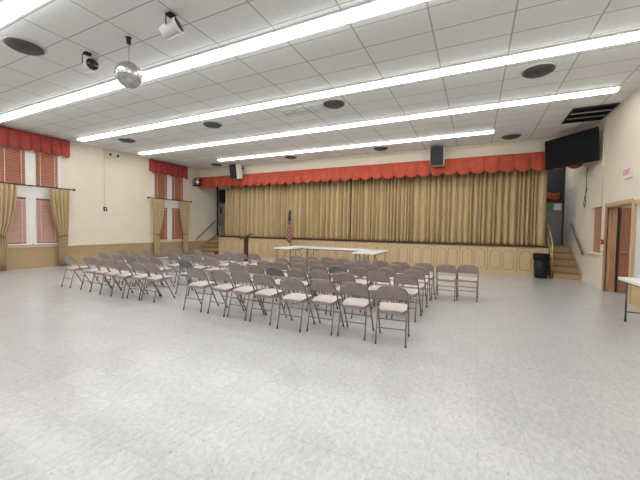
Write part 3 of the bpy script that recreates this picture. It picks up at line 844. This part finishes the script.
def txt(body, size, m, parent, M4, name):
    c = bpy.data.curves.new(name, 'FONT'); c.body = body; c.size = size; c.align_x = 'CENTER'; c.align_y = 'CENTER'; c.extrude = .002
    tmp = bpy.data.objects.new(name, c); COL.objects.link(tmp)
    dg = bpy.context.evaluated_depsgraph_get(); me = bpy.data.meshes.new_from_object(tmp.evaluated_get(dg))
    COL.objects.unlink(tmp); bpy.data.objects.remove(tmp)
    me.transform(M4); me.materials.clear(); me.materials.append(m)
    o = bpy.data.objects.new(name, me); COL.objects.link(o); o.parent = parent
    return o
t = thing('exit_sign', (XR - .001, 9.30, 2.83), 'small white exit sign with red letters on the right wall above the doorway', 'sign')
MB().box(-.045, 0, -.19, .19, -.125, .125, bev=.006).build('housing', M['white'], t)
# faces -X: text right axis = -Y, up = Z
TM = Matrix(((0, 0, -1, -.047), (-1, 0, 0, 0), (0, 1, 0, 0), (0, 0, 0, 1)))
txt('EXIT', .17, M['exitred'], t, TM, 'lettering')

t = thing('fire_alarm_pull', (XR + .004, 10.72, 1.26), 'small red alarm box on the wall between hatch and doorway', 'alarm')
MB().box(-.05, 0, -.045, .045, -.06, .06, bev=.006).build('housing', M['alarm'], t)
MB().box(-.062, -.05, -.035, .035, -.02, .01).build('pull_bar', M['white'], t)
t = thing('light_switch', (XR - .001, 10.72, 1.0), 'white switch plate on the wall below the red alarm box', 'switch')
MB().box(-.012, 0, -.04, .04, -.06, .06, bev=.003).build('plate', M['white'], t)
MB().box(-.022, -.012, -.01, .01, -.02, .02).build('toggle', M['black'], t)
t = thing('wall_conduit', (XR - .001, 10.92, 2.2), 'cream conduit with junction box running up the right wall beside the hatch', 'conduit')
MB().tube([(-.014, 0, .02), (-.014, 0, H - 2.2 - .001)], .013, 8).build('pipe', M['cap'], t)
MB().box(-.045, 0, -.05, .05, 1.05, 1.18, bev=.004).build('junction_box', M['cap'], t)
MB().box(-.03, 0, .055, .095, 1.05, 1.15).build('socket', M['rod'], t)
MB()
t = thing('hanging_cable', (XR - .02, 12.25, 2.6), 'thin dark cable looping down the right wall under the television', 'cable')
MB().tube([(0, 0, .85), (-.005, .02, .55), (0, 0, .25), (0, .12, .0), (0, .22, -.22), (0, .12, -.34), (0, .02, -.2), (0, .1, .05), (0, -.08, .22)], .008, 6).build('cord', M['rod'], t)

# ------------------------------------------------------------------ left wall fittings
t = thing('thermostat', (XL + .001, 7.83, 2.15), 'small black wall box under a thin conduit on the left wall', 'wall box')
MB().box(0, .05, -.06, .06, -.075, .075, bev=.006).build('housing', M['black'], t)
MB().box(.05, .055, -.03, .015, -.03, .03).build('dial', M['white'], t)
MB().tube([(.012, -.02, .075), (.012, -.02, H - 2.15 - .002)], .010, 6).build('conduit', M['cap'], t)
t = thing('emergency_light', (XL - .004, 8.1, 4.37), 'white twin-headed emergency light high on the left wall', 'emergency light')
MB().box(0, .09, -.16, .16, -.07, .08, bev=.01).build('housing', M['cap'], t)
for s_ in (-1, 1):
    hd = MB().lathe([(.03, -.05), (.055, 0), (.06, .05)], 14, M4=Matrix.Translation((.15, s_ * .15, -.02)) @ Matrix.Rotation(PI / 2 + .3, 4, 'Y')).build('lamp_head', M['cap'], t)
    MB().lathe([(.052, .05), (.05, .056)], 14, M4=Matrix.Translation((.15, s_ * .15, -.02)) @ Matrix.Rotation(PI / 2 + .3, 4, 'Y')).build('lamp_lens', M['lens'], hd)
# small wall fan by the far corner
t = thing('wall_fan', (XL + .001, 12.30, 3.66), 'small black fan on a bracket at the far corner of the left wall', 'fan')
MB().box(0, .46, -.06, .06, -.03, .0).build('bracket', M['black'], t)
FM = Matrix.Translation((.30, .02, .17)) @ Vector((0, 0, 1)).rotation_difference(Vector((.72, -.68, -.12))).to_matrix().to_4x4() @ Matrix.Scale(1.25, 4)
cg = MB()
for k in range(12):
    a = 2 * PI * k / 12
    cg.tube([FM @ Vector((.05 * math.cos(a), .05 * math.sin(a), .10)), FM @ Vector((.13 * math.cos(a), .13 * math.sin(a), .085)), FM @ Vector((.18 * math.cos(a), .18 * math.sin(a), 0)), FM @ Vector((.1 * math.cos(a), .1 * math.sin(a), -.06))], .006, 5)
cg.tube([FM @ Vector((.18 * math.cos(2 * PI * k / 24), .18 * math.sin(2 * PI * k / 24), 0)) for k in range(24)], .014, 6, closed=True)
cg.build('cage', M['black'], t)
bl = MB()
for k in range(4):
    bl.box(.03, .15, -.045, .045, -.003, .003, M4=FM @ Matrix.Rotation(k * PI / 2, 4, 'Z') @ Matrix.Rotation(.5, 4, 'X'))
bl.lathe([(.045, -.08), (.045, .02), (.03, .03)], 14, M4=FM)
bl.build('blades', M['black'], t)
MB().lathe([(.07, .09), (.075, .10), (.07, .108)], 14, M4=FM).build('hub_badge', M['white'], t)
MB().tube([(.28, .01, 0), (.28, .01, .1)], .018, 8).build('stem', M['black'], t)

# ------------------------------------------------------------------ backstage, seen past the curtain ends
d = structure(bpy.data.objects.new('door_2', None)); COL.objects.link(d); d.location = (2.6, YB, SH)
rel(MB().box(2.35, 2.95, 14.98, 15.04, SH, 2.62, bev=.004).build('door_leaf', M['greydoor']), d)
rel(MB().box(2.27, 2.35, 14.95, 15.08, SH, 2.7).box(2.95, 3.0, 14.95, 15.08, SH, 2.7).box(2.27, 3.0, 14.95, 15.08, 2.62, 2.70).build('door_frame', M['darktrim']), d)
rel(MB().lathe([(.025, 0), (.03, .03), (.02, .05)], 12, M4=Matrix.Translation((2.43, 14.98, 1.95)) @ Matrix.Rotation(PI / 2, 4, 'X')).build('door_knob', M['chrome']), d)
structure(MB().box(1.0, 2.27, 14.98, 15.06, SH, H).box(2.27, XR, 14.98, 15.06, 2.7, H).build('wall_wing', M['backdark']))
tag(MB().box(2.36, 2.62, 14.968, 14.977, 2.33, 2.60).build('notice', M['green']), 'green card on the grey backstage door', 'notice')
tag(MB().box(2.68, 2.90, 14.968, 14.977, 2.33, 2.58).build('notice', M['paper']), 'white paper notice on the grey backstage door', 'notice')
rows = []
for j in range(6):
    rows.append([(2.30 + .045 * i, 14.955 + .02 * math.sin(i * 1.9) + .0, 3.0 - .055 * j + .025 * math.sin(i * .55)) for i in range(13)])
o = tag(MB().sheet(rows).build('cloth_swag', M['cord'], solid=.006), 'dark red cloth swag hanging above the grey backstage door', 'cloth')
# black speaker and pale leg at the left wing
t = thing('stage_monitor', (-13.27, 14.38, 3.27), 'black box loudspeaker hanging in the dark left wing of the stage', 'loudspeaker')
MB().box(-.18, .18, -.16, .16, -.38, .38, bev=.012).build('cabinet', M['black'], t)
MB().box(-.165, .165, -.172, -.16, -.36, .36).build('grille', M['blackcloth'], t)
MB().tube([(0, 0, .38), (0, 0, H - 3.25 - .002)], .012, 6).build('hanger', M['rod'], t)
rows = [[(XL + .01 + .012 * k, 14.02 + .03 * math.sin(k * 1.7), z) for k in range(10)] for z in (SH + .01, 2, 3, H - .01)]
tag(MB().sheet(rows).build('leg_drape', M['blackcloth'], solid=.006), 'narrow black leg drape at the left end of the stage beside the wall', 'drape')
structure(MB().box(XL, -11.5, 15.2, 15.28, SH, H).build('wall_wing_left', M['palewall']))

# ------------------------------------------------------------------ light
def area(name, loc, size, power, col=(1, .97, .92), rot=(0, 0, 0)):
    l = bpy.data.lights.new(name, 'AREA'); l.shape = 'RECTANGLE'; l.size, l.size_y = size; l.energy = power; l.color = col
    o = bpy.data.objects.new(name, l); COL.objects.link(o); o.location = loc; o.rotation_euler = rot
area('vestibule_fill', (4.1, 8.8, 2.66), (1.2, .3), 18)  # fill light added to brighten the vestibule, no fixture there
area('wing_fill', (-12.3, 14.6, 4.4), (.6, .3), 3)  # unseen fill light for the left wing, no fixture there
area('stair_fill', (2.0, 14.2, 4.4), (.6, .3), 14)  # unseen fill added to lift the grey door and right-hand stairs

wd = bpy.data.worlds.new('world'); S.world = wd; wd.use_nodes = True
wd.node_tree.nodes['Background'].inputs[0].default_value = (.9, .95, 1, 1)
wd.node_tree.nodes['Background'].inputs[1].default_value = .05
S.view_settings.view_transform = 'Standard'; S.view_settings.look = 'None'
S.view_settings.exposure = 0.17; S.view_settings.gamma = 1; S.view_settings.use_curve_mapping = False
